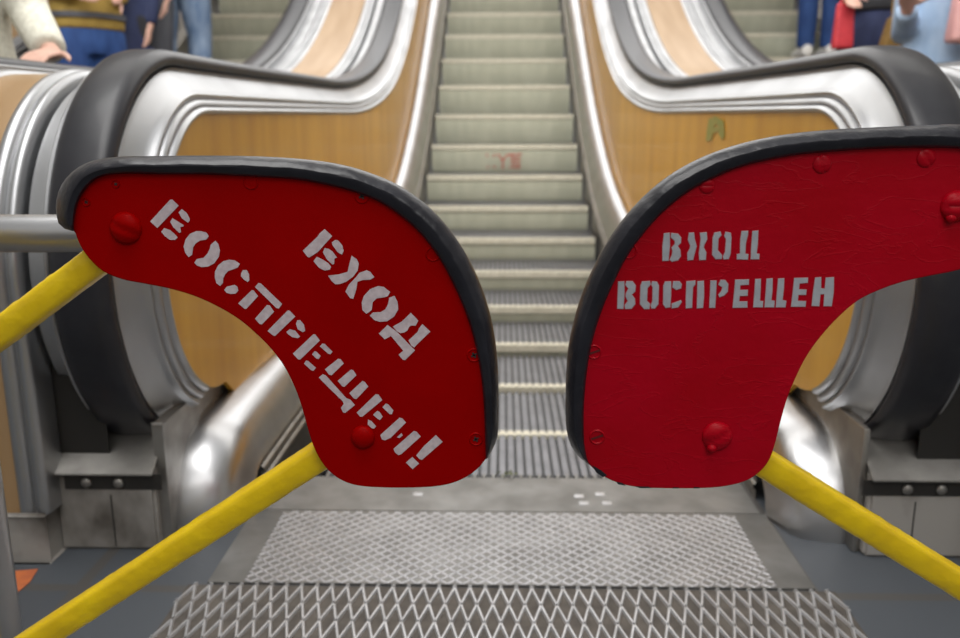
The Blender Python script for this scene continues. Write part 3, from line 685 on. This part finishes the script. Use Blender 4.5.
# ------------------------------------------------------------------ steel guard rail at the left edge
def aty(x, y, Y): return onY(x, y, Y)
pa = aty(120, 229, 1.12); pb = aty(0, 238, 1.12)
g = thing('guard_rail', 'bright steel tube guard rail with post behind the slanted-lettered barrier board', 'guard rail', (-.68, 1.12, 0))
bm = bmesh.new(); zr = (pa.z + pb.z) / 2
tube(bm, [(-1.5, 1.12, zr), (-1.1, 1.12, zr), (-.7, 1.12, zr), (pa.x - .004, 1.12, zr), (pa.x, 1.12, zr)], [.0255, .0255, .0255, .0255, .021], 28); obj('rail', bm, STEEL_B, g)
bm = bmesh.new(); tube(bm, [(-.760, 1.12, 0), (-.760, 1.12, zr)], .024, 24); obj('post', bm, STEEL_B, g)
bm = bmesh.new(); tube(bm, [(-.760, 1.12, 0), (-.760, 1.12, .01)], .055, 24); obj('post_foot', bm, STEEL_B, g)
# ------------------------------------------------------------------ passengers on the neighbouring escalators
SKIN = mat('skin', (.66, .40, .31), .5, 0, (.58, .34, .26), 20)
def evald(bm, voxel, ratio, sm=4):
    me = bpy.data.meshes.new('tmp'); bm.to_mesh(me); bm.free()
    o = bpy.data.objects.new('tmp', me); COL.objects.link(o)
    m = o.modifiers.new('r', 'REMESH'); m.mode = 'VOXEL'; m.voxel_size = voxel
    s = o.modifiers.new('s', 'SMOOTH'); s.iterations = sm; s.factor = .5
    d = o.modifiers.new('d', 'DECIMATE'); d.ratio = ratio
    dg = bpy.context.evaluated_depsgraph_get(); r = bpy.data.meshes.new_from_object(o.evaluated_get(dg))
    bpy.data.objects.remove(o); bpy.data.meshes.remove(me); return r
def put(name, me, m, parent):
    me.name = name; me.materials.clear(); me.materials.append(m); me.shade_smooth()
    o = bpy.data.objects.new(name, me); COL.objects.link(o); o.parent = parent; return o
UPV = (0, -1, 0)
def step_z(Y):
    z = 0
    for i in range(0, 18):
        a, b = nose(i)
        if a <= Y: z = b
    return z
FRONT = {q: ((q * .215, .06, 1.14), (q * .11, -.17, 1.10), (-q, 0, -.3)) for q in (-1, 1)}
SIDE = {q: ((q * .205, .04, 1.13), (q * .175, -.03, .87), (-q, 0, 0)) for q in (-1, 1)}
def stand(Y, face):
    c = [nose(i) for i in range(18)]; i = max(k for k in range(18) if c[k][0] <= Y); return c[i][0] + (.115 if face else .245)
def seg(a, b, n=6): a, b = Vector(a), Vector(b); return [a.lerp(b, k / (n - 1)) for k in range(n)]
def hand(bm, w_, d, palm_n, s=1.0, curl=.3):
    """palm and five fingers from wrist w_ along d, palm facing palm_n"""
    d = Vector(d).normalized(); pn = Vector(palm_n); pn = (pn - d * pn.dot(d)).normalized(); sd = d.cross(pn); w_ = Vector(w_)
    tube(bm, [w_ - d * .02, w_ + d * .02, w_ + d * .055, w_ + d * .088, w_ + d * .094], [(.026 * s, .020 * s), (.033 * s, .017 * s), (.041 * s, .015 * s), (.040 * s, .013 * s), (.030 * s, .009 * s)], 12, up=pn)
    for k, L in enumerate((.072, .081, .075, .058)):
        p = w_ + d * .082 + sd * (.030 - .020 * k) * s; pts = [p]; q = d.copy()
        for f in (.45, .32, .23):
            q = (q + pn * curl * .8).normalized(); p = p + q * L * f; pts.append(p)
        tube(bm, pts, [.0095 * s, .0088 * s, .008 * s, .0065 * s], 8)
    p = w_ + d * .025 + sd * .03 * s; q = (d * .6 + sd * .8).normalized(); pts = [p]
    for f in (.035, .03, .024): p = p + q * f; pts.append(p); q = (q + d * .4 + pn * .25).normalized()
    tube(bm, pts, [.013 * s, .011 * s, .0095 * s, .007 * s], 8)
def person(label, x, y, z, face, H, jcol, tcol, shoecol, haircol, hem=.84, arms=None, stance=.09, bulk=1.0, jkw={}, fine=False, hipx=0):
    """face: heading in radians, 0 looks towards -Y; arms: dict side -> (elbow, wrist, palm normal) in local coordinates, scaled to 1.74 m"""
    s = H / 1.74; root_bm = bmesh.new()
    arms = arms or {}
    A = {}
    for sd in (-1, 1):
        A[sd] = arms.get(sd) or ((sd * .235, .02, 1.13), (sd * .225, -.05, .88), (-sd, 0, 0))
    b = root_bm
    tube(b, [(0, 0, .84), (0, 0, .92), (0, 0, 1.05), (0, -.005, 1.20), (0, 0, 1.32), (0, .01, 1.41), (0, .01, 1.46)], [(.13, .09), (.165, .105), (.135, .09), (.155, .105), (.175, .11), (.15, .085), (.07, .06)], 20, up=UPV)
    tube(b, [(0, .012, 1.42), (0, .005, 1.48), (0, -.005, 1.54)], [.062, .055, .055], 14)
    ellipsoid(b, (0, -.002, 1.645), (.074, .094, .105), 20, 14); ellipsoid(b, (0, -.03, 1.575), (.055, .06, .05), 14, 10)
    ellipsoid(b, (0, -.096, 1.625), (.013, .02, .024), 10, 8)                                     # nose
    ellipsoid(b, (0, -.084, 1.583), (.024, .012, .009), 10, 6)                                    # lips
    for sd in (-1, 1):
        ellipsoid(b, (sd * .076, .008, 1.632), (.010, .022, .032), 8, 8)                          # ear
        hx = sd * .09; fx = sd * stance
        tube(b, [(hx, 0, .93), (hx, 0, .84), ((hx + fx) / 2, -.005, .62), (fx, -.01, .48), (fx, .015, .36), (fx, .01, .20), (fx, .005, .085), (fx, .0, .06)], [.095, .092, .074, .056, .058, .045, .036, .038], 14, up=UPV)
        tube(b, [(fx, .05, .035), (fx, .0, .05), (fx, -.07, .04), (fx, -.14, .028), (fx, -.18, .022)], [(.03, .033), (.036, .045), (.042, .036), (.044, .025), (.03, .016)], 12)
        e_, w_, pn = A[sd][:3]; sh = Vector((sd * .185, .01, 1.405))
        tube(b, [sh + Vector((-sd * .03, 0, 0)), sh.lerp(Vector(e_), .25), sh.lerp(Vector(e_), .6), Vector(e_), Vector(e_).lerp(Vector(w_), .3), Vector(w_)], [.052, .050, .043, .038, .038, .026], 12)
        hand(b, w_, A[sd][3] if len(A[sd]) > 3 else Vector(w_) - Vector(e_), pn)
    bmesh.ops.scale(b, vec=(s, s, s), verts=b.verts)
    rot = Matrix.Rotation(face, 4, 'Z')
    def fin(bm_, vox, ratio, sm=4):
        if bm_ is not b: bmesh.ops.scale(bm_, vec=(s, s, s), verts=bm_.verts)
        bmesh.ops.transform(bm_, matrix=rot, verts=bm_.verts); return evald(bm_, vox, ratio, sm)
    root = put('person', fin(b, .0075 if fine else .010, .2 if fine else .12, 2), SKIN, None); root.location = (x, y, z)
    tag(root, label, 'person')
    # trousers
    t = bmesh.new(); tube(t, [(0, 0, .80), (0, 0, .86), (0, 0, .93), (0, 0, 1.03), (0, 0, 1.06)], [(.15, .115), (.185 * bulk, .128), (.185 * bulk, .128), (.158, .11), (.15, .105)], 20, up=UPV)
    for sd in (-1, 1):
        hx = sd * .092; fx = sd * stance
        tube(t, [(hx, 0, .92), (hx, 0, .83), ((hx + fx) / 2, -.005, .62), (fx, -.01, .48), (fx, .012, .34), (fx, .005, .18), (fx, .0, .075)], [.105 * bulk, .106 * bulk, .088 * bulk, .075, .072, .066, .064], 16, up=UPV)
    put('trousers', fin(t, .012, .25), tcol, root)
    # jacket with sleeves
    j = bmesh.new(); hb = min(hem, .95)
    tube(j, [(0, 0, hem), (0, 0, hem + .05), (0, 0, (hem + 1.08) / 2), (0, -.003, 1.10), (0, -.005, 1.22), (0, 0, 1.33), (0, .01, 1.41), (0, .012, 1.47), (0, .012, 1.50)], [(.195 * bulk, .135 * bulk), (.20 * bulk, .142 * bulk), (.195 * bulk, .14 * bulk), (.175 * bulk, .125 * bulk), (.185 * bulk, .132 * bulk), (.198 * bulk, .13), (.165, .105), (.085, .078), (.078, .07)], 22, up=UPV)
    for sd in (-1, 1):
        e_, w_, pn = A[sd][:3]; sh = Vector((sd * .185, .01, 1.405)); e_ = Vector(e_); w_ = Vector(w_)
        tube(j, [sh + Vector((-sd * .04, 0, 0)), sh.lerp(e_, .2), sh.lerp(e_, .6), e_, e_.lerp(w_, .4), e_.lerp(w_, .93)], [.066 * bulk, .066 * bulk, .059 * bulk, .055 * bulk, .052 * bulk, .046 * bulk], 14)
    jk = put('jacket', fin(j, .012, .25), jcol, root)
    for sd in (-1, 1):
        sb = bmesh.new(); fx = sd * stance
        tube(sb, [(fx, .085, .05), (fx, .07, .05), (fx, .0, .055), (fx, -.07, .045), (fx, -.15, .036), (fx, -.195, .030), (fx, -.205, .028)], [(.02, .03), (.040, .046), (.046, .054), (.050, .044), (.050, .035), (.036, .028), (.018, .015)], 16)
        for v in sb.verts: v.co.z = max(v.co.z, .0012)
        put('shoe', fin(sb, .008, .3, 2), shoecol, root)
    h = bmesh.new(); ellipsoid(h, (0, .014, 1.672), (.084, .098, .096), 20, 14); ellipsoid(h, (0, .05, 1.60), (.075, .06, .08), 16, 10)
    for v in h.verts:
        if v.co.y < -.055 and v.co.z < 1.70: v.co.y = -.055
    put('hair', fin(h, .010, .3), haircol, root)
    for sd in (-1, 1):
        e2 = bmesh.new(); ellipsoid(e2, (sd * .030, -.083, 1.652), (.012, .008, .008), 10, 8); put('eye', fin(e2, .004, .8, 1), EYE, root)
    return root, jk
EYE = mat('eye', (.05, .04, .035), .2)
DEN = lambda nm, a, b_: mat(nm, a, .8, 0, b_, 18, (1, 1, .4), .3, 220, lo=.35, hi=.65)
CREAM = mat('cream_fleece', (.78, .76, .65), .9, 0, (.62, .60, .50), 70, bump=1.0, bscale=120)
MUST = mat('mustard_cloth', (.34, .23, .05), .85, 0, (.26, .17, .035), 25, bump=.4, bscale=150)
BLUEJ = DEN('deep_blue_denim', (.008, .035, .14), (.018, .06, .20)); NAVY = DEN('navy_cloth', (.012, .018, .06), (.02, .03, .085))
GREYT = DEN('dark_grey_cloth', (.06, .062, .075), (.085, .088, .10)); FADED = DEN('faded_denim', (.10, .16, .27), (.22, .29, .40))
LIGHTD = DEN('light_blue_denim', (.25, .36, .52), (.34, .45, .60)); BLK = mat('black_cloth', (.015, .015, .018), .8, bump=.3, bscale=150)
WHT = mat('white_leather', (.7, .7, .68), .5); BRN = mat('brown_hair', (.06, .035, .02), .6); FAIR = mat('fair_hair', (.28, .18, .08), .6)
REDB = mat('red_bag_cloth', (.52, .03, .04), .6, 0, (.42, .02, .03), 30); PINK = mat('pink_leather', (.66, .36, .34), .45, 0, (.58, .30, .29), 18)
TAN = mat('brown_suede', (.22, .125, .03), .85, 0, (.16, .09, .02), 30, bump=.5, bscale=200); MAG = mat('magenta_cloth', (.5, .06, .15), .7)
# left: local +x of a person looking towards the camera is world +x
ya = 2.66; za = step_z(ya)
k_ = 1.74 / 1.72
person('person in a cream fleece coat resting one hand on the handrail', -1.70, ya, za, 0, 1.72, CREAM, BLK, BLK, FAIR, .80,
       {1: ((.275 * k_, -.02, (1.160 - za) * k_), (.400 * k_, -.17, (1.043 - za) * k_), (0, -.15, -1), (.05, -1, -.16))}, bulk=1.08, fine=True)
r_, jk = person('person in a mustard jacket with a dark stripe and deep blue jeans', -2.27, stand(4.7, 0) - .035, step_z(4.7), .8, 1.74, MUST, BLUEJ, BLK, BRN, .93, FRONT, bulk=1.0, stance=.10)
bm = bmesh.new()
for (za_, rr) in ((1.0, (.209, .153)),):
    tube(bm, [(0, 0, za_ - .014), (0, 0, za_ + .014)], [rr, rr], 28, up=UPV, caps=False)
bmesh.ops.transform(bm, matrix=Matrix.Rotation(.8, 4, 'Z'), verts=bm.verts)
me = bpy.data.meshes.new('stripe'); bm.to_mesh(me); bm.free(); o = put('stripe', me, GREYT, jk); o['label'] = 'dark stripe round the mustard jacket'
person('person in a knee length navy coat, behind the mustard jacket', -2.27, stand(5.14, 0), step_z(5.14), .2, 1.70, NAVY, BLK, BLK, BRN, .55, SIDE, bulk=.95)
person('person in dark grey trousers between the navy coat and the faded jeans', -2.28, stand(5.5, 0), step_z(5.5), 0, 1.78, BLK, GREYT, BLK, BRN, .9, SIDE)
person('person in faded blue jeans standing highest on the left neighbouring escalator', -2.12, stand(5.95, 1), step_z(5.95), PI, 1.78, NAVY, FADED, MAG, BRN, .93, stance=.115, bulk=1.05)
# right
yg = stand(4.62, 1); zg = step_z(yg)
person('person in dark navy jeans and a black jacket holding a red bag', 1.95, yg, zg, PI, 1.72, BLK, NAVY, BLK, BRN, 1.0,
       {1: ((.27, -.05, 1.16), (.255, .16, (1.475 - zg) * k_), (0, 0, -1))}, stance=.075, bulk=.95)
yh = stand(3.95, 1); zh = step_z(yh)
person('person in a light blue denim jacket carrying a pink bag', 1.93, yh, zh, PI, 1.70, LIGHTD, FADED, WHT, FAIR, .80,
       {1: ((.17, -.06, (1.24 - zh)), (.265, .16, (1.34 - zh)), (0, .3, -1))}, bulk=1.02, fine=True)
person('person in slim blue jeans and white shoes standing highest on the right neighbouring escalator', 2.26, stand(6.62, 1), step_z(6.62), PI, 1.70, GREYT, BLUEJ, WHT, BRN, .95, stance=.085, bulk=.85)
def bag(name, label, c, dim, m, strap_top, cat='bag', taper=.85):
    root = thing(name, label, cat, (c[0], c[1], c[2] - dim[2] / 2))
    bm = bmesh.new(); box(bm, c[0] - dim[0] / 2, c[0] + dim[0] / 2, c[1] - dim[1] / 2, c[1] + dim[1] / 2, c[2] - dim[2] / 2, c[2] + dim[2] / 2)
    for v in bm.verts:
        if v.co.z > c[2]: v.co.x = c[0] + (v.co.x - c[0]) * taper; v.co.y = c[1] + (v.co.y - c[1]) * .6
    bmesh.ops.bevel(bm, geom=list(bm.edges), offset=min(dim) * .3, segments=4, affect='EDGES', profile=.6); obj('bag_body', bm, m, root)
    t_ = Vector(strap_top); bm = bmesh.new(); P = []
    for k in range(13):
        u = k / 12; a = PI * u
        P.append((c[0] - dim[0] * .3 * taper * math.cos(a) + (t_.x - c[0]) * math.sin(a), c[1] + (t_.y - c[1]) * math.sin(a), c[2] + dim[2] * .46 + (t_.z - c[2] - dim[2] * .46) * math.sin(a)))
    tube(bm, P, .006, 8); obj('strap', bm, m, root); return root
bag('handbag', 'pink leather bag hanging on the light blue denim jacket', (1.92, 3.715, 1.30), (.20, .10, .27), PINK, (1.86, 3.80, zh + 1.40))
bag('carrier_bag', 'small red bag held by the person in navy jeans', (1.690, 4.50, 1.32), (.10, .06, .22), REDB, (1.695, 4.50, 1.47))
bag('shoulder_bag', 'brown suede bag hanging beside the navy jeans', (1.90, 4.37, 1.27), (.16, .09, .16), TAN, (1.94, 4.50, 1.78), taper=.6)
